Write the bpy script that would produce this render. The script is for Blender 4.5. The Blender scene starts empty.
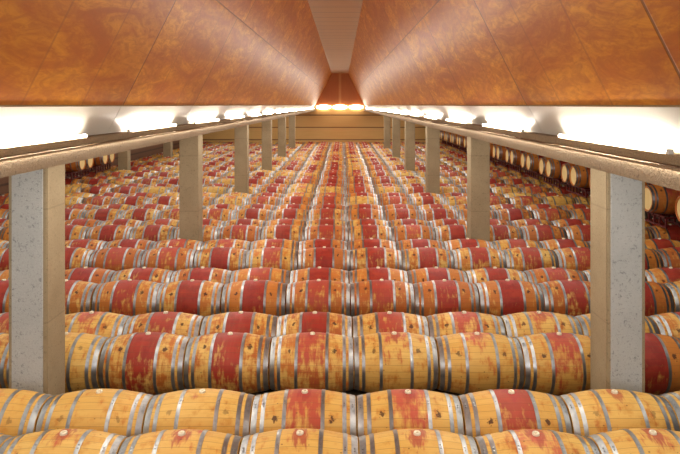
import bpy, bmesh, math, random
from mathutils import Vector, Matrix
PI = math.pi
scn = bpy.context.scene
C = scn.collection
rnd = random.Random(7)

# ------------------------------------------------------------------ layout
CAM = Vector((0.16, 0.0, 3.5))
FPX, VX, VY = 625.0, 342.0, 105.0
Y0, PER, IN = 5.30, 2.31, 0.77          # first rack, rack period, spacing of the two rows of a rack
XC = -0.20                              # centre of barrel column k = 0
RB, RH, HL = 0.355, 0.288, 0.494        # belly radius, head radius, half length
EDGE, APEX_X, APEX_H = 1.88, 0.645, 2.45
YEND = 48.3

def proj(p):
    d = Vector(p) - CAM
    return VX + d.x / d.y * FPX, VY - d.z / d.y * FPX

# ------------------------------------------------------------------ node helper
class G:
    def __init__(s, name):
        s.m = bpy.data.materials.new(name); s.m.use_nodes = True
        s.t = s.m.node_tree; s.t.nodes.clear()
        s.out = s.t.nodes.new('ShaderNodeOutputMaterial')
        s.b = s.t.nodes.new('ShaderNodeBsdfPrincipled')
        s.t.links.new(s.b.outputs[0], s.out.inputs[0])
    def put(s, sock, v):
        if v is None: return
        if isinstance(v, bpy.types.NodeSocket): s.t.links.new(v, sock)
        elif isinstance(v, (tuple, list)) and len(v) == 3 and sock.type == 'RGBA': sock.default_value = (*v, 1)
        else: sock.default_value = v
    def M(s, op, a, b=None, c=None, clamp=False):
        n = s.t.nodes.new('ShaderNodeMath'); n.operation = op; n.use_clamp = clamp
        for i, v in enumerate((a, b, c)): s.put(n.inputs[i], v)
        return n.outputs[0]
    def mix(s, f, a, b, mode='MIX'):
        n = s.t.nodes.new('ShaderNodeMix'); n.data_type = 'RGBA'; n.blend_type = mode
        s.put(n.inputs[0], f); s.put(n.inputs[6], a); s.put(n.inputs[7], b)
        return n.outputs[2]
    def xyz(s, a, b, c):
        n = s.t.nodes.new('ShaderNodeCombineXYZ')
        for i, v in enumerate((a, b, c)): s.put(n.inputs[i], v)
        return n.outputs[0]
    def sep(s, v):
        n = s.t.nodes.new('ShaderNodeSeparateXYZ'); s.put(n.inputs[0], v); return n.outputs
    def noise(s, vec, scale=1, detail=3, rough=0.55, dist=0):
        n = s.t.nodes.new('ShaderNodeTexNoise'); s.put(n.inputs['Vector'], vec)
        n.inputs['Scale'].default_value = scale; n.inputs['Detail'].default_value = detail
        n.inputs['Roughness'].default_value = rough; n.inputs['Distortion'].default_value = dist
        return n.outputs[0]
    def white(s, vec):
        n = s.t.nodes.new('ShaderNodeTexWhiteNoise'); n.noise_dimensions = '3D'; s.put(n.inputs['Vector'], vec)
        return n.outputs[0]
    def ramp(s, f, lo, hi, a=0.0, b=1.0):
        n = s.t.nodes.new('ShaderNodeMapRange'); n.interpolation_type = 'SMOOTHSTEP'
        s.put(n.inputs[0], f); n.inputs[1].default_value = lo; n.inputs[2].default_value = hi
        n.inputs[3].default_value = a; n.inputs[4].default_value = b
        return n.outputs[0]
    def attr(s, name):
        n = s.t.nodes.new('ShaderNodeAttribute'); n.attribute_name = name; return n.outputs
    def pos(s):
        n = s.t.nodes.new('ShaderNodeNewGeometry'); return n.outputs['Position']
    def obj(s):
        n = s.t.nodes.new('ShaderNodeTexCoord'); return n.outputs['Object']
    def bump(s, h, strength=0.3, dist=0.01):
        n = s.t.nodes.new('ShaderNodeBump'); n.inputs['Strength'].default_value = strength
        n.inputs['Distance'].default_value = dist; s.put(n.inputs['Height'], h)
        s.t.links.new(n.outputs[0], s.b.inputs['Normal'])
    def set(s, **k):
        for key, v in k.items(): s.put(s.b.inputs[key.replace('_', ' ')], v)

# ------------------------------------------------------------------ materials
def mat_staves():
    g = G('oak_staves')
    x, y, z = g.sep(g.attr('bco')[1])
    oi = g.t.nodes.new('ShaderNodeObjectInfo')
    oc = g.sep(oi.outputs['Color']); at = g.sep(g.attr('tone')[1])
    mid = g.M('ADD', oc[0], at[0]); side = g.M('ADD', oc[1], at[1]); seed = g.M('ADD', oc[2], at[2])
    ang = g.M('ARCTAN2', y, z)
    aang = g.M('ABSOLUTE', ang)
    ax = g.M('ABSOLUTE', x)
    sa = g.M('MULTIPLY', ang, 30 / (2 * PI))
    sid = g.M('FLOOR', sa)
    sr = g.white(g.xyz(sid, g.M('MULTIPLY', seed, 91.0), 0.5))
    br = g.white(g.xyz(g.M('MULTIPLY', seed, 57.0), 3.1, 1.7))
    s50 = g.M('MULTIPLY', seed, 50.0)
    grain = g.noise(g.xyz(g.M('MULTIPLY', x, 5), g.M('MULTIPLY', ang, 22), s50), 1, 4)
    drip = g.noise(g.xyz(g.M('MULTIPLY', x, 26), g.M('MULTIPLY', ang, 1.7), s50), 1, 4, .6, .35)
    blot = g.noise(g.xyz(g.M('MULTIPLY', x, 7), g.M('MULTIPLY', ang, 2.6), g.M('MULTIPLY', seed, 77.0)), 1, 4, .6)
    wood = g.mix(sr, (.80, .52, .15), (.72, .42, .10))
    wood = g.mix(g.ramp(blot, .45, .7), wood, (.62, .31, .06))
    wood = g.mix(g.M('MULTIPLY', g.ramp(br, .5, 1.0), .45), wood, (.66, .33, .065))
    wood = g.mix(g.M('MULTIPLY', grain, .6), wood, (.50, .25, .05))
    nz = g.M('ADD', g.M('MULTIPLY', g.M('SUBTRACT', drip, .5), 2.4), g.M('MULTIPLY', g.M('SUBTRACT', blot, .5), 2.4))
    # wine running off the sides, between the hoops
    v2 = g.M('ADD', g.M('ADD', g.M('MULTIPLY', g.M('SUBTRACT', side, .5), 2.6), .72), g.M('MULTIPLY', nz, 1.7), clamp=True)
    col = g.mix(g.M('MULTIPLY', v2, .85), wood, g.mix(br, (.40, .072, .012), (.56, .17, .025)))
    # wine stained belly round the bung
    zone = g.ramp(g.M('ADD', ax, g.M('MULTIPLY', g.M('SUBTRACT', drip, .5), .02)), .178, .166)
    v1 = g.M('ADD', g.M('MULTIPLY', g.M('SUBTRACT', mid, .5), 3.2), .55)
    v1 = g.M('ADD', v1, g.M('MULTIPLY', nz, 1.25))
    v1 = g.M('ADD', v1, g.M('MULTIPLY', g.M('SUBTRACT', .55, aang), .7), clamp=True)
    deep = g.mix(g.ramp(blot, .35, .65), (.25, .008, .012), (.38, .032, .018))
    deep = g.mix(g.M('MULTIPLY', sr, .5), deep, (.22, .008, .012))
    pale = g.mix(v1, (.50, .12, .05), (.52, .095, .06))
    stain = g.mix(g.ramp(mid, .45, .85), pale, deep)
    col = g.mix(g.M('MULTIPLY', g.M('MULTIPLY', v1, zone), .93), col, stain)
    # small spill right at the bung
    r2 = g.M('SQRT', g.M('ADD', g.M('POWER', g.M('MULTIPLY', x, 1.0), 2.0), g.M('POWER', g.M('MULTIPLY', ang, .19), 2.0)))
    sp = g.ramp(g.M('ADD', r2, g.M('MULTIPLY', g.M('SUBTRACT', drip, .5), .22)), .085, .045)
    col = g.mix(g.M('MULTIPLY', g.M('MULTIPLY', sp, .8), g.ramp(mid, .04, .2)), col, (.36, .04, .035))
    # dark knots and soaked marks half way to the heads
    dx = g.M('SUBTRACT', ax, .265)
    da = g.M('MULTIPLY', g.M('SUBTRACT', g.M('ABSOLUTE', g.M('ADD', ang, .1)), g.M('ADD', .45, g.M('MULTIPLY', br, .4))), .3)
    rr = g.M('SQRT', g.M('ADD', g.M('MULTIPLY', dx, dx), g.M('MULTIPLY', da, da)))
    kn = g.ramp(g.M('ADD', rr, g.M('MULTIPLY', g.M('SUBTRACT', g.noise(g.xyz(g.M('MULTIPLY', x, 34), g.M('MULTIPLY', ang, 11), s50), 1, 3), .5), .09)), .030, .015)
    col = g.mix(g.M('MULTIPLY', kn, g.ramp(mid, .1, .6, .45, .9)), col, (.07, .022, .012))
    vor = g.t.nodes.new('ShaderNodeTexVoronoi'); vor.inputs['Scale'].default_value = 1
    g.put(vor.inputs['Vector'], g.xyz(g.M('MULTIPLY', x, 9), g.M('MULTIPLY', ang, 4), s50))
    col = g.mix(g.ramp(vor.outputs[0], .10, .05, 0, .75), col, (.16, .06, .02))
    # joints between staves
    fr = g.M('ABSOLUTE', g.M('SUBTRACT', g.M('FRACT', sa), .5))
    jt = g.ramp(fr, .462, .492)
    col = g.mix(g.M('MULTIPLY', jt, .55), col, (.13, .05, .015))
    g.set(Base_Color=col, Roughness=g.M('ADD', .42, g.M('MULTIPLY', grain, .2)))
    g.set(Specular_IOR_Level=.28)
    g.bump(g.M('SUBTRACT', g.M('MULTIPLY', grain, .25), jt), .35, .004)
    return g.m

def mat_hoop():
    g = G('galvanised_hoop')
    n = g.noise(g.attr('bco')[1], 7, 3)
    g.set(Base_Color=g.mix(g.ramp(n, .35, .7), (.42, .42, .42), (.24, .24, .25)), Metallic=1.0, Roughness=g.ramp(n, .3, .7, .36, .5))
    return g.m

def mat_head():
    g = G('oak_head')
    x, y, z = g.sep(g.attr('bco')[1])
    n = g.noise(g.xyz(0, g.M('MULTIPLY', y, 60), g.M('MULTIPLY', z, 4)), 1, 4)
    s = g.white(g.xyz(g.M('FLOOR', g.M('MULTIPLY', y, 12)), 1.0, 2.0))
    g.set(Base_Color=g.mix(g.M('MULTIPLY', n, .5), g.mix(s, (.92, .74, .36), (.88, .68, .30)), (.75, .50, .2)), Roughness=.5)
    return g.m

def mat_plain(name, c, rough=.5, metal=0.0, var=.15, scale=20):
    g = G(name)
    n = g.noise(g.obj(), scale, 4)
    g.set(Base_Color=g.mix(g.M('MULTIPLY', n, var * 2), c, tuple(v * .5 for v in c)), Roughness=rough, Metallic=metal)
    return g.m

def mat_emit(name, c, st):
    g = G(name); g.set(Base_Color=c, Emission_Color=c, Emission_Strength=st); return g.m

def mat_concrete(name, c1, c2, speck, bump=.4, grid=0.0, pits=0.0):
    g = G(name); p = g.pos()
    n = g.noise(p, 2.2, 5); f = g.noise(p, 38, 4, .7); f2 = g.noise(p, 90, 2)
    col = g.mix(n, c1, c2)
    col = g.mix(g.ramp(f, .56, .72, 0, .75), col, speck)
    col = g.mix(g.ramp(f2, .62, .75, 0, .5), col, tuple(min(1, v * 1.5) for v in c1))
    if pits:
        col = g.mix(g.ramp(g.noise(p, 20, 5, .75), .56, .66, 0, pits), col, speck)
    if grid:
        z = g.sep(p)[2]
        fr = g.M('ABSOLUTE', g.M('SUBTRACT', g.M('FRACT', g.M('DIVIDE', z, grid)), .5))
        col = g.mix(g.ramp(fr, .488, .497, 0, .3), col, speck)
    g.set(Base_Color=col, Roughness=.8)
    g.bump(g.M('ADD', f, g.M('MULTIPLY', f2, .5)), bump, .012)
    return g.m

def mat_slope():
    g = G('varnished_plywood')
    x, y, z = g.sep(g.pos())
    h = g.M('SUBTRACT', z, 3.5); v = g.M('DIVIDE', h, APEX_H)
    up = g.M('GREATER_THAN', v, .49)
    sgn = g.M('SIGN', x)
    yy = g.M('DIVIDE', g.M('SUBTRACT', y, g.M('ADD', 3.05, g.M('MULTIPLY', up, .55))), 2.77)
    pid = g.M('FLOOR', yy)
    pr = g.white(g.xyz(pid, g.M('ADD', up, g.M('MULTIPLY', sgn, 5)), 2.0))
    off = g.M('MULTIPLY', pr, 31.0)
    fig = g.noise(g.xyz(g.M('MULTIPLY', y, .9), g.M('ADD', g.M('MULTIPLY', h, 3.6), off), g.M('MULTIPLY', sgn, 3)), 1, 8, .7, 1.1)
    fig2 = g.noise(g.xyz(g.M('MULTIPLY', y, 5), g.M('ADD', g.M('MULTIPLY', h, 16), off), g.M('MULTIPLY', sgn, 3)), 1, 6, .65, 1.2)
    bd = g.white(g.xyz(g.M('FLOOR', g.M('MULTIPLY', yy, 3)), g.M('ADD', up, g.M('MULTIPLY', sgn, 7)), 6.0))
    col = g.mix(g.ramp(fig, .35, .68), (.40, .095, .005), (.80, .37, .025))
    col = g.mix(g.ramp(fig2, .4, .62, 0, .6), col, (.34, .095, .018))
    col = g.mix(g.M('MULTIPLY', pr, .35), col, (.37, .11, .02))
    col = g.mix(g.M('MULTIPLY', bd, .5), col, (.34, .09, .01))
    s1 = g.M('ABSOLUTE', g.M('SUBTRACT', g.M('FRACT', g.M('ADD', yy, .5)), .5))
    seam = g.M('MAXIMUM', g.ramp(s1, .0065, .003), g.ramp(g.M('ABSOLUTE', g.M('SUBTRACT', v, .49)), .004, .002))
    # finer boards inside each sheet
    s2 = g.M('ABSOLUTE', g.M('SUBTRACT', g.M('FRACT', g.M('ADD', g.M('MULTIPLY', yy, 3), .5)), .5))
    col = g.mix(g.ramp(s2, .02, .008, 0, .5), col, (.25, .08, .02))
    col = g.mix(g.M('MULTIPLY', seam, .75), col, (.13, .045, .015))
    g.set(Base_Color=col, Roughness=g.M('ADD', .33, g.M('MULTIPLY', fig2, .12)), Specular_IOR_Level=.36)
    g.bump(g.M('SUBTRACT', g.M('MULTIPLY', fig2, .06), seam), .3, .01)
    return g.m

def mat_planks(name, c1, c2, axis, size, seamc, rough=.45, off=0.0):
    g = G(name); p = g.sep(g.pos()); a = p[axis]
    t = g.M('DIVIDE', g.M('SUBTRACT', a, off), size)
    pid = g.M('FLOOR', t); pr = g.white(g.xyz(pid, 4.0, 1.0))
    sc = [.8, .8, .8]; sc[axis] = 12
    n = g.noise(g.xyz(*[g.M('MULTIPLY', p[i], sc[i]) for i in range(3)]), 1, 5, .6, .4)
    col = g.mix(n, c1, c2); col = g.mix(g.M('MULTIPLY', pr, .4), col, c2)
    s = g.M('ABSOLUTE', g.M('SUBTRACT', g.M('FRACT', g.M('ADD', t, .5)), .5))
    seam = g.ramp(s, .06, .025)
    col = g.mix(g.M('MULTIPLY', seam, .85), col, seamc)
    g.set(Base_Color=col, Roughness=rough)
    return g.m

M = dict(
    stave=mat_staves(), hoop=mat_hoop(), head=mat_head(),
    bung=mat_plain('silicone_bung', (.86, .76, .56), .4), bungc=mat_plain('bung_core', (.55, .38, .2), .5),
    rack=mat_plain('red_painted_steel', (.11, .009, .009), .4, 0, .2),
    beam=mat_concrete('tan_concrete', (.34, .245, .14), (.24, .165, .09), (.09, .055, .03), .9),
    col=mat_concrete('warm_concrete', (.43, .335, .205), (.24, .175, .095), (.15, .105, .06), .35, 1.2, .35),
    grey=mat_concrete('grey_concrete', (.52, .515, .49), (.36, .36, .345), (.13, .13, .135), .5, 0.0, .6),
    floor=mat_concrete('floor_concrete', (.16, .13, .10), (.11, .09, .07), (.07, .05, .04)),
    slope=mat_slope(),
    top=mat_planks('ridge_boards', (.37, .175, .055), (.24, .10, .03), 1, .92, (.12, .045, .02)),
    gable=mat_planks('gable_plywood', (.42, .13, .025), (.33, .085, .018), 0, 2.2, (.48, .2, .06), .5),
    end=mat_planks('wide_wall_boards', (.80, .50, .18), (.66, .37, .11), 2, .95, (.15, .04, .015), .5, 0.82),
    side=mat_planks('side_wall_boards', (.20, .09, .04), (.13, .05, .025), 2, .95, (.05, .02, .01), .6, 0.82),
    white=mat_plain('white_enamel', (.60, .57, .50), .35, 0, .04, 3),
    tube=mat_emit('tube_glow', (1.0, .93, .80), 88.0),
    oval=mat_emit('lamp_glow', (1.0, .93, .78), 9.0),
    strip=mat_emit('strip_glow', (1.0, .90, .76), 4.0),
    sky=mat_emit('daylight_glass', (.72, .84, 1.0), 6.0),
    steel=mat_plain('dark_steel', (.10, .09, .08), .4, .6),
)

# ------------------------------------------------------------------ mesh helpers
def link(name, bm, mats, parent=None, loc=None, smooth=False):
    me = bpy.data.meshes.new(name)
    bmesh.ops.recalc_face_normals(bm, faces=bm.faces) if not smooth else None
    bm.to_mesh(me); bm.free()
    for m in (mats if isinstance(mats, (list, tuple)) else [mats]): me.materials.append(m)
    if smooth:
        for p in me.polygons: p.use_smooth = True
    o = bpy.data.objects.new(name, me); C.objects.link(o)
    if parent: o.parent = parent
    if loc is not None: o.location = loc
    return o
def box(bm, a, b, mi=0):
    vs = [bm.verts.new((x, y, z)) for x in (a[0], b[0]) for y in (a[1], b[1]) for z in (a[2], b[2])]
    for f in ((0, 1, 3, 2), (4, 6, 7, 5), (0, 4, 5, 1), (2, 3, 7, 6), (0, 2, 6, 4), (1, 5, 7, 3)):
        bm.faces.new([vs[i] for i in f]).material_index = mi
def prism(bm, pts, y0, y1, mi=0):            # polygon in x,z extruded along y
    A = [bm.verts.new((x, y0, z)) for x, z in pts]; B = [bm.verts.new((x, y1, z)) for x, z in pts]
    n = len(pts)
    bm.faces.new(A).material_index = mi; bm.faces.new(B[::-1]).material_index = mi
    for i in range(n): bm.faces.new((A[i], B[i], B[(i + 1) % n], A[(i + 1) % n])).material_index = mi
def tube(bm, a, b, r, seg=8, mi=0):
    a, b = Vector(a), Vector(b); d = (b - a).normalized()
    u = d.orthogonal().normalized(); w = d.cross(u)
    A, B = [], []
    for i in range(seg):
        q = u * math.cos(2 * PI * i / seg) * r + w * math.sin(2 * PI * i / seg) * r
        A.append(bm.verts.new(a + q)); B.append(bm.verts.new(b + q))
    for i in range(seg): bm.faces.new((A[i], A[(i + 1) % seg], B[(i + 1) % seg], B[i])).material_index = mi
    bm.faces.new(A[::-1]).material_index = mi; bm.faces.new(B).material_index = mi
def empty(name, loc, label, cat, group=None):
    o = bpy.data.objects.new(name, None); C.objects.link(o); o.location = loc; o.empty_display_size = .2
    o['label'] = label; o['category'] = cat
    if group: o['group'] = group
    return o
def tag(o, label, cat, group=None):
    o['label'] = label; o['category'] = cat
    if group: o['group'] = group
def struct(name, bm, m):
    o = link(name, bm, m); o['kind'] = 'structure'; return o

# ------------------------------------------------------------------ barrel geometry
def rad(x): return RB - (RB - RH) * (abs(x) / HL) ** 1.9
def lathe_pts(bm, prof, seg, mi, off=(0, 0, 0)):
    rings = []
    for x, r in prof:
        rings.append([bm.verts.new((x + off[0], off[1] + r * math.sin(2 * PI * i / seg), off[2] + r * math.cos(2 * PI * i / seg))) for i in range(seg)])
    fs = []
    for a, b in zip(rings, rings[1:]):
        for i in range(seg):
            f = bm.faces.new((a[i], a[(i + 1) % seg], b[(i + 1) % seg], b[i])); f.material_index = mi; f.smooth = True; fs.append(f)
    return rings
def body(bm, seg, n, mi=0, off=(0, 0, 0)):
    prof = [(-HL + .035, RH - .03), (-HL, RH - .022)] + [(-HL + 2 * HL * i / n, rad(-HL + 2 * HL * i / n)) for i in range(n + 1)] + [(HL, RH - .022), (HL - .035, RH - .03)]
    lathe_pts(bm, prof, seg, mi, off)
HOOPS = [(-.463, .054, .0045), (-.384, .038, .004), (-.180, .036, .004), (.180, .036, .004), (.384, .038, .004), (.463, .054, .0045)]
def hoop(bm, h, seg, mi=0, off=(0, 0, 0), rivets=False, flip=False):
    c, w, t = h
    xs = [c - w / 2, c, c + w / 2]
    lathe_pts(bm, [(x, rad(x) + t) for x in xs], seg, mi, off)
    lathe_pts(bm, [(xs[0], rad(xs[0]) - .003), (xs[0], rad(xs[0]) + t)], seg, mi, off)
    lathe_pts(bm, [(xs[2], rad(xs[2]) + t), (xs[2], rad(xs[2]) - .003)], seg, mi, off)
    if rivets:
        for ang in (-.34, -.43):
            r = rad(c) + t
            n = Vector((0, math.sin(ang), math.cos(ang)))
            tube(bm, n * (r - .002) + Vector((c, 0, 0)), n * (r + .005) + Vector((c, 0, 0)), .0075, 8, mi)
def heads(bm, s, mi=0, off=(0, 0, 0), seg=40):
    x = s * (HL - .028)
    vs = [bm.verts.new((x + off[0], off[1] + (RH - .024) * math.sin(2 * PI * i / seg), off[2] + (RH - .024) * math.cos(2 * PI * i / seg))) for i in range(seg)]
    vs2 = [bm.verts.new((x - s * .02 + off[0], v.co.y, v.co.z)) for v in vs]
    bm.faces.new(vs).material_index = mi; bm.faces.new(vs2).material_index = mi
    for i in range(seg): bm.faces.new((vs[i], vs[(i + 1) % seg], vs2[(i + 1) % seg], vs2[i])).material_index = mi
def bung(bm, mi=0, mi2=1, off=(0, 0, 0), seg=20, r=.031):
    ox, oy, oz = off; z = RB
    def ring(rr, zz): return [bm.verts.new((ox + rr * math.cos(2 * PI * i / seg), oy + rr * math.sin(2 * PI * i / seg), oz + zz)) for i in range(seg)]
    R = [ring(r, z - .01), ring(r, z + .012), ring(r * .85, z + .019), ring(r * .5, z + .017), ring(r * .42, z + .008)]
    for a, b in zip(R, R[1:]):
        for i in range(seg): bm.faces.new((a[i], a[(i + 1) % seg], b[(i + 1) % seg], b[i])).material_index = mi
    bm.faces.new(R[-1]).material_index = mi2
def add_bco(me, off=None):
    at = me.attributes.new('bco', 'FLOAT_VECTOR', 'POINT')
    for i, v in enumerate(me.vertices): at.data[i].vector = v.co
def mk(name, fn, mats, smooth=False):
    bm = bmesh.new(); fn(bm)
    me = bpy.data.meshes.new(name); bm.to_mesh(me); bm.free()
    for m in mats: me.materials.append(m)
    add_bco(me); return me

me_body = mk('staves', lambda b: body(b, 64, 22), [M['stave']])
me_hoops = [mk('hoop', lambda b, h=h: hoop(b, h, 64, rivets=True), [M['hoop']]) for h in HOOPS]
me_heads = [mk('barrel_head', lambda b, s=s: heads(b, s), [M['head']]) for s in (-1, 1)]
me_bung = mk('bung', lambda b: bung(b), [M['bung'], M['bungc']])
def whole(b):
    body(b, 40, 12, 0)
    for h in HOOPS: hoop(b, h, 40, 1)
    for s in (-1, 1): heads(b, s, 2, seg=24)
    bung(b, 3, 4, seg=10)
me_whole = mk('wine_barrel', whole, [M['stave'], M['hoop'], M['head'], M['bung'], M['bungc']])

def shade(o, c):
    o.color = (c[0], c[1], c[2], 1)
def proto_tree():
    root = bpy.data.objects.new('wine_barrel', None); C.objects.link(root); root.empty_display_size = .2
    def part(name, me):
        o = bpy.data.objects.new(name, me); C.objects.link(o); o.parent = root; return o
    part('staves', me_body)
    for m in me_hoops: part('hoop', m)
    for m in me_heads: part('barrel_head', m)
    part('bung', me_bung)
    return root
proto = {'o': None}
def copy_tree(src):
    r = src.copy(); C.objects.link(r)
    for ch in src.children:
        c = ch.copy(); C.objects.link(c); c.parent = r; c.matrix_parent_inverse = Matrix()
    return r
def place_barrel(loc, col, detail, label, group, rot):
    if detail:
        if proto['o'] is None: o = proto['o'] = proto_tree()
        else: o = copy_tree(proto['o'])
        for ch in o.children: shade(ch, col)
    else:
        o = bpy.data.objects.new('wine_barrel', me_whole); C.objects.link(o); shade(o, col)
    o.location = loc; o.rotation_euler = rot
    tag(o, label, 'barrel', group)
    return o

# ------------------------------------------------------------------ which barrels
ORD = ['zeroth', 'first', 'second', 'third', 'fourth', 'fifth', 'sixth', 'seventh', 'eighth', 'ninth', 'tenth', 'eleventh', 'twelfth',
       'thirteenth', 'fourteenth', 'fifteenth', 'sixteenth', 'seventeenth', 'eighteenth', 'nineteenth', 'twentieth',
       'twenty-first', 'twenty-second', 'twenty-third', 'twenty-fourth', 'twenty-fifth', 'twenty-sixth', 'twenty-seventh', 'twenty-eighth']
# stains read off the photograph for the near rows: (belly, sides)
KNOWN = {
    (0, -3): (.12, .02), (0, -2): (.20, .04), (0, -1): (.20, .04), (0, 0): (.22, .05), (0, 1): (.26, .05), (0, 2): (.42, .12), (0, 3): (.24, .06),
    (1, -3): (.10, .04), (1, -2): (.04, .05), (1, -1): (.05, .04), (1, 0): (.62, .10), (1, 1): (.55, .08), (1, 2): (.72, .10), (1, 3): (.16, .08), (1, 4): (.15, .1),
    (2, -4): (.40, .30), (2, -3): (.10, .10), (2, -2): (.80, .42), (2, -1): (.78, .32), (2, 0): (.60, .42), (2, 1): (.38, .16), (2, 2): (.40, .18), (2, 3): (.62, .25), (2, 4): (.95, .80), (2, 5): (.9, .7),
    (3, -4): (.7, .4), (3, -3): (.45, .3), (3, -2): (.70, .42), (3, -1): (.92, .40), (3, 0): (.92, .40), (3, 1): (.66, .30), (3, 2): (.60, .30), (3, 3): (.42, .18), (3, 4): (.7, .3), (3, 5): (.75, .4),
}
def tone(row, k):
    if (row, k) in KNOWN: a, b = KNOWN[(row, k)]
    elif row < 2: a, b = .25, .06
    elif row >= 12 and rnd.random() < .34: a, b = rnd.uniform(.12, .5), rnd.uniform(.05, .3)
    else: a, b = rnd.uniform(.62, 1.0), rnd.uniform(.36, .78)
    return a, b, rnd.random()
def look(a, b):
    if a < .09: return 'clean yellow oak barrel'
    if a < .3: return 'yellow oak barrel with a small pink wine spill'
    if a < .5: return 'yellow oak barrel streaked with red drips'
    if b > .5: return 'red-stained oak barrel with reddish ends'
    if a < .78: return 'oak barrel with a brick-red middle'
    return 'oak barrel with a deep red middle'
rows = []
for n in range(19):
    for j in (0, 1): rows.append(Y0 + PER * n + IN * j)
cand = []
for r, y in enumerate(rows):
    vis = []
    for k in range(-10, 9):
        x = XC + k
        if k == 8 and r < 8: continue
        l = proj((x - .5, y, .36))[0]; q = proj((x + .5, y, .36))[0]
        if q < 1 or l > 679: continue
        vis.append(k)
    cand.append(vis)
LIMIT = 292
count = 0; cut = 0
rowx = [rnd.uniform(-.035, .035) if r > 3 else 0 for r in range(len(rows))]
for r, vis in enumerate(cand):
    if count + len(vis) > LIMIT: break
    count += len(vis); cut = r + 1
for r in range(cut):
    vis = cand[r]
    for i, k in enumerate(vis):
        t = tone(r, k)
        left = i < (len(vis) + 1) // 2
        p = ORD[i + 1] if left else ORD[len(vis) - i]
        side = 'left' if left else 'right'
        if p == 'first': pt = side + 'most'
        else: pt = p + ' from ' + side
        rw = 'front row' if r == 0 else ORD[r + 1] + ' row from front'
        lab = f"{look(*t[:2])}, {pt}, {rw}"
        place_barrel((XC + k + rowx[r] + rnd.uniform(-.004, .004), rows[r] + rnd.uniform(-.012, .012), RB + .0015), t, r < 12 and True, lab,
                     'oak barrels lying in rows across the cellar', (0, 0, rnd.uniform(-.008, .008)))
# everything further off as one mesh
def far_field():
    V, F, MI, BC, TN = [], [], [], [], []
    def add(dst_off, t, src):
        b0 = len(V)
        for co in src[0]:
            V.append((co[0] + dst_off[0], co[1] + dst_off[1], co[2] + dst_off[2])); BC.append(co); TN.append(t)
        for f, mi in src[1]: F.append([b0 + q for q in f]); MI.append(mi)
    bm = bmesh.new(); body(bm, 20, 8, 0)
    for h in HOOPS: hoop(bm, h, 20, 1)
    for s in (-1, 1): heads(bm, s, 2, seg=12)
    bung(bm, 3, 4, seg=6)
    bm.verts.index_update()
    src = ([tuple(v.co) for v in bm.verts], [([v.index for v in f.verts], f.material_index) for f in bm.faces])
    bm.free()
    for r in range(cut, len(rows)):
        for k in cand[r]:
            add((XC + k + rowx[r] + rnd.uniform(-.01, .01), rows[r], RB + .0015), tone(r, k), src)
    me = bpy.data.meshes.new('distant_barrels'); me.from_pydata(V, [], F)
    for m in (M['stave'], M['hoop'], M['head'], M['bung'], M['bungc']): me.materials.append(m)
    me.polygons.foreach_set('material_index', MI)
    me.polygons.foreach_set('use_smooth', [True] * len(F))
    a = me.attributes.new('bco', 'FLOAT_VECTOR', 'POINT'); a.data.foreach_set('vector', [c for v in BC for c in v])
    a = me.attributes.new('tone', 'FLOAT_VECTOR', 'POINT'); a.data.foreach_set('vector', [c for v in TN for c in v])
    o = bpy.data.objects.new('distant_barrels', me); C.objects.link(o); o.color = (0, 0, 0, 1)
    o['kind'] = 'stuff'
    tag(o, 'mass of small red and yellow oak barrels receding to the far wall', 'barrels')
far_field()

# ------------------------------------------------------------------ racks and the upper tier
def rack_mesh():
    bm = bmesh.new()
    H = .252
    for x in (-.24, .24):                      # rails along the depth, lower and upper
        box(bm, (x - .025, -.42, 0), (x + .025, 1.19, .04))
        for yc in (0, IN):                     # cradle plates that carry the belly of each barrel
            for s in (-1, 1):
                a = yc + s * .13
                box(bm, (x - .02, a - .02, .04), (x + .02, a + .02, H + .016))
                box(bm, (x - .03, a - .05 if s < 0 else a - .03, H + .0), (x + .03, a + .03 if s < 0 else a + .05, H + .018))
        for y in (-.40, IN / 2, 1.17): box(bm, (x - .02, y - .02, .04), (x + .02, y + .02, H))
        box(bm, (x - .02, -.42, H - .035), (x + .02, 1.19, H))
    return bm
def rack_bars(y):
    bm = bmesh.new()
    box(bm, (-.24, y - .02, .212), (.24, y + .02, .25))
    return bm
rack0 = {'o': None}
def place_rack(x, y, z, label, group):
    if rack0['o'] is None:
        o = bpy.data.objects.new('barrel_rack', None); C.objects.link(o); rack0['o'] = o
        link('rail', rack_mesh(), M['rack'], o)
        for yb in (-.40, 0, IN / 2, IN, 1.17): link('cross_bar', rack_bars(yb), M['rack'], o)
    else: o = copy_tree(rack0['o'])
    o.location = (x, y, z); tag(o, label, 'rack', group); return o
TIER = .985
UP = 2 * RB + .003
def tier(k, ns, where, side, gb, gr, top):
    x = XC + k - (.07 if k > 0 else 0)
    order = [n for n in ns]
    for i, n in enumerate(order):
        nm = 'nearest' if i == 0 else ORD[i + 1] + ' from the camera'
        place_rack(x, Y0 + PER * n, UP, f"dark red steel rack {where}, {nm}", gr)
        for j in (0, 1):
            a = rnd.uniform(.6, 1); t = (a, rnd.uniform(.7, 1.1), rnd.random())
            q = 'nearer' if j == 0 else 'farther'
            lab = f"barrel with {side}, {q} in the {'nearest' if i == 0 else ORD[i + 1]} raised {where.split()[-2]} rack"
            place_barrel((x, Y0 + PER * n + IN * j, UP + .253 + RB), t, n < 13, lab, gb, (0, 0, 0))
        if top:
            place_rack(x, Y0 + PER * n, UP + .253 + 2 * RB + .004, f"dark red steel rack empty on top of raised barrels, {nm}", 'empty racks on the raised barrels')
tier(8, range(3, 18), 'under raised barrels by the right wall', 'pale round head facing the aisle', 'raised barrels along the right wall', 'racks under the raised right barrels', True)
tier(-10, (8, 9), 'under raised barrels by the left wall', 'head facing the aisle', 'raised barrels along the left wall', 'racks under the raised left barrels', False)
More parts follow.
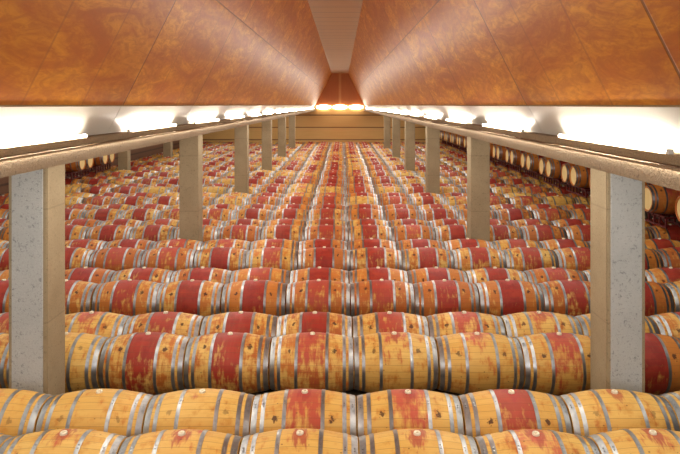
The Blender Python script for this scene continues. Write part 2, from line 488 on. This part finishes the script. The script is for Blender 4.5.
# floor-level barrels that carry the nearer right racks
for r in (6, 7):
    t = tone(r, 8)
    place_barrel((XC + 8 + rowx[r], rows[r], RB + .0015), t, True, f"red-stained barrel under the nearest raised right rack, {'front' if r == 6 else 'back'} one",
                 'oak barrels lying in rows across the cellar', (0, 0, 0))

# ------------------------------------------------------------------ columns
def column(x0, y0, label, face=False, sgn=1):
    e = empty('concrete_column', (x0 + .205, y0 + .22, 0), label, 'column', 'concrete columns carrying the beams')
    bm = bmesh.new(); box(bm, (-.205, -.22, 0), (.205, .22, 3.07))
    bmesh.ops.bevel(bm, geom=[ed for ed in bm.edges if abs(ed.verts[0].co.z - ed.verts[1].co.z) > 1], offset=.012, segments=2, affect='EDGES')
    link('shaft', bm, M['col'], e)
    if face:
        bm = bmesh.new(); box(bm, (-.165, -.232, .02), (.165, -.2195, 3.06))
        bmesh.ops.bevel(bm, geom=[ed for ed in bm.edges], offset=.004, segments=1, affect='EDGES')
        p = link('face_panel', bm, M['grey'], e); p['label'] = 'pale grey speckled panel let into the front of the column'
for i in range(6):
    yc = 6.59 + PER * 3 * i
    nm = ['nearest', 'second', 'third', 'fourth', 'fifth', 'farthest'][i]
    for s, w in ((-1, 'left'), (1, 'right')):
        x0 = -2.95 - .41 if s < 0 else 2.95
        extra = ' with a grey speckled face' if i == 0 else ''
        column(x0, yc, f"square concrete column{extra}, {nm} in the row under the {w} beam", i == 0, s)
for i in (3, 4, 5):
    column(-2.95 - .41 - 6.3, 6.59 + PER * 3 * i, f"concrete column among barrels by the left wall, {['nearest', 'middle', 'farthest'][i - 3]} of the outer row")

# ------------------------------------------------------------------ beams, vault, cove lights
for s, w in ((-1, 'left'), (1, 'right')):
    e = empty('concrete_beam', (s * 2.6, 0, 3.07), f"long speckled concrete beam with a stepped ledge along the {w} columns", 'beam', 'beams along both sides of the vault')
    bm = bmesh.new()
    X = lambda v: s * v - s * 2.6
    pts = [(X(1.85), 0), (X(1.85), .11), (X(1.895), .11), (X(1.895), .08), (X(1.929), .08), (X(1.929), .03), (X(3.45), .03), (X(3.45), 0)]
    prism(bm, pts, -3.3, YEND)
    link('front_lip', bm, M['beam'], e)
    bm = bmesh.new(); prism(bm, [(X(1.93), .032), (X(1.93), .162), (X(2.05), .162), (X(2.3), .165), (X(2.3), .032)], -3.3, YEND)
    link('upper_ledge', bm, M['beam'], e)
k = 0
ys = [1.51 + 2.77 * i for i in range(17)]
for s, w in ((-1, 'left'), (1, 'right')):
    vis = 0
    for i, yc in enumerate(ys):
        if i == 0: nm = 'nearest'
        elif i == len(ys) - 1: nm = 'farthest'
        else: nm = ORD[i + 1]
        e = empty('cove_light', (s * 1.9, yc, 3.3), f"white lit cove panel above the {w} beam, {nm} from the camera", 'light', 'cove lights between beams and wooden vault')
        bm = bmesh.new()
        X = lambda v: s * v - s * 1.9
        a = -1.385 + .006; b = 1.385 - .006
        off = .15
        prism(bm, [(X(1.888), .198), (X(2.028), -.064), (X(2.044), -.064), (X(1.904), .198)], a + off, b + off)
        link('reflector_panel', bm, M['white'], e)
        bm = bmesh.new(); tube(bm, (X(1.95), -.85, -.050), (X(1.95), .85, -.050), .010, 10)
        t = link('lamp_tube', bm, M['tube'], e)
        for yy, sg in ((-.85, -1), (.85, 1)):
            bm = bmesh.new(); box(bm, (X(1.936), yy, -.068), (X(1.964), yy + sg * .03, -.040)); link('lamp_holder', bm, M['white'], t)
# vault: two sloping sides, flat ridge, gable
TH = .04
for s, nmx in ((-1, 'ceiling_left'), (1, 'ceiling_right')):
    bm = bmesh.new()
    prism(bm, [(s * EDGE, 3.5), (s * APEX_X, 3.5 + APEX_H), (s * (APEX_X + TH * 1.2), 3.5 + APEX_H), (s * (EDGE + TH * 1.2), 3.5)], -3.3, YEND)
    struct(nmx, bm, M['slope'])
    bm = bmesh.new(); box(bm, (s * (EDGE - .003), -3.3, 3.488), (s * (EDGE + .03), YEND - .05, 3.4995)); struct('trim_1' if s < 0 else 'trim_2', bm, M['beam'])
bm = bmesh.new(); box(bm, (-APEX_X - .05, -3.3, 3.5 + APEX_H), (APEX_X + .05, YEND, 3.5 + APEX_H + .05)); struct('ceiling', bm, M['top'])
bm = bmesh.new(); prism(bm, [(-EDGE - .3, 3.5), (-APEX_X - .1, 6.0), (APEX_X + .1, 6.0), (EDGE + .3, 3.5)], YEND, YEND + .06); struct('wall_gable', bm, M['gable'])
bm = bmesh.new(); box(bm, (-11.2, YEND, 0), (10.6, YEND + .08, 3.5)); struct('wall_back', bm, M['end'])
for i, x in enumerate((-1.25, 0, 1.25)):
    bm = bmesh.new()
    bmesh.ops.create_uvsphere(bm, u_segments=24, v_segments=12, radius=1)
    for v in bm.verts: v.co = Vector((v.co.x * .58, v.co.y * .10, v.co.z * .17))
    e = empty('wall_lamp', (x, YEND - .12, 3.34), f"glowing oval lamp on the far wall under the gable, {('left', 'middle', 'right')[i]} of three", 'lamp', 'oval lamps on the far wall')
    link('lamp_shade', bm, M['oval'], e, smooth=True)
    bm = bmesh.new(); box(bm, (-.2, .06, -.06), (.2, .119, .06)); link('back_plate', bm, M['steel'], e)

# ------------------------------------------------------------------ shell
bm = bmesh.new(); box(bm, (-11.2, -3.6, -.1), (10.6, YEND + .08, 0)); struct('floor', bm, M['floor'])
bm = bmesh.new()
for a, b in (((-11.2, 0), (10.6, 2.3)), ((-11.2, 2.3), (-3.8, 6.1)), ((4.2, 2.3), (10.6, 6.1)), ((-3.8, 4.7), (4.2, 6.1))):
    box(bm, (a[0], -3.36, a[1]), (b[0], -3.301, b[1]))
struct('wall_front', bm, M['end'])
bm = bmesh.new(); box(bm, (-11.3, -3.6, 0), (-11.2, YEND + .08, 3.9)); struct('wall_left', bm, M['side'])
bm = bmesh.new(); box(bm, (10.6, -3.6, 0), (10.7, YEND + .08, 3.9)); struct('wall_right', bm, M['side'])
for s, nmx, w in ((-1, 'ceiling_aisle_left', 11.3), (1, 'ceiling_aisle_right', 10.7)):
    bm = bmesh.new(); a, b = sorted((s * 2.06, s * w)); box(bm, (a, -3.6, 3.9), (b, YEND + .08, 3.96)); struct(nmx, bm, M['side'])

# ------------------------------------------------------------------ lights
def area(name, loc, size, power, color, rot=(0, 0, 0), spread=PI):
    l = bpy.data.lights.new(name, 'AREA'); l.shape = 'RECTANGLE'; l.size, l.size_y = size
    l.energy = power; l.color = color; l.spread = spread
    o = bpy.data.objects.new(name, l); C.objects.link(o); o.location = loc; o.rotation_euler = rot; return o
# unseen fill lights added under both beams and above the side aisles
for i in range(6):
    y = 4.5 + 7.6 * i
    for s in (-1, 1):
        area('added_fill', (s * 2.25, y, 3.05), (.6, 7.0), 66, (1, .94, .83), (0, s * math.radians(-4), 0))
        area('added_ledge_fill', (s * 1.847, y + .1, 3.172), (.014, 7.55), 40, (1, .92, .80), (0, s * math.radians(68), 0))  # added fill along the lip, brightens the vault and the facing beam
    for x in (-8.2, -5.0, 5.0):
        area('added_fill', (x, y, 3.86), (.4, 7.0), 75, (1, .94, .83))
# daylight from the glazed gallery behind the camera
area('daylight', (0.2, -3.5, 3.5), (7.9, 2.35), 330, (.95, .97, 1.0), (math.radians(90), 0, 0))
w = bpy.data.worlds.new('World'); scn.world = w; w.use_nodes = True
w.node_tree.nodes['Background'].inputs[0].default_value = (.75, .85, 1, 1)
w.node_tree.nodes['Background'].inputs[1].default_value = .5

# ------------------------------------------------------------------ camera
cd = bpy.data.cameras.new('camera'); cam = bpy.data.objects.new('camera', cd); C.objects.link(cam)
cam.location = CAM; cam.rotation_euler = (PI / 2, 0, 0)
cd.sensor_width = 36; cd.sensor_fit = 'HORIZONTAL'; cd.lens = 36 * FPX / 680
cd.shift_x = -(VX - 340) / 680; cd.shift_y = -(227 - VY) / 680
cd.clip_end = 200
scn.camera = cam
scn.view_settings.view_transform = 'Standard'; scn.view_settings.look = 'None'
scn.view_settings.exposure = 0.15; scn.view_settings.gamma = 1; scn.view_settings.use_curve_mapping = False
scn.cycles.use_denoising = True
scn.cycles.sample_clamp_indirect = 4
scn.cycles.max_bounces = 8
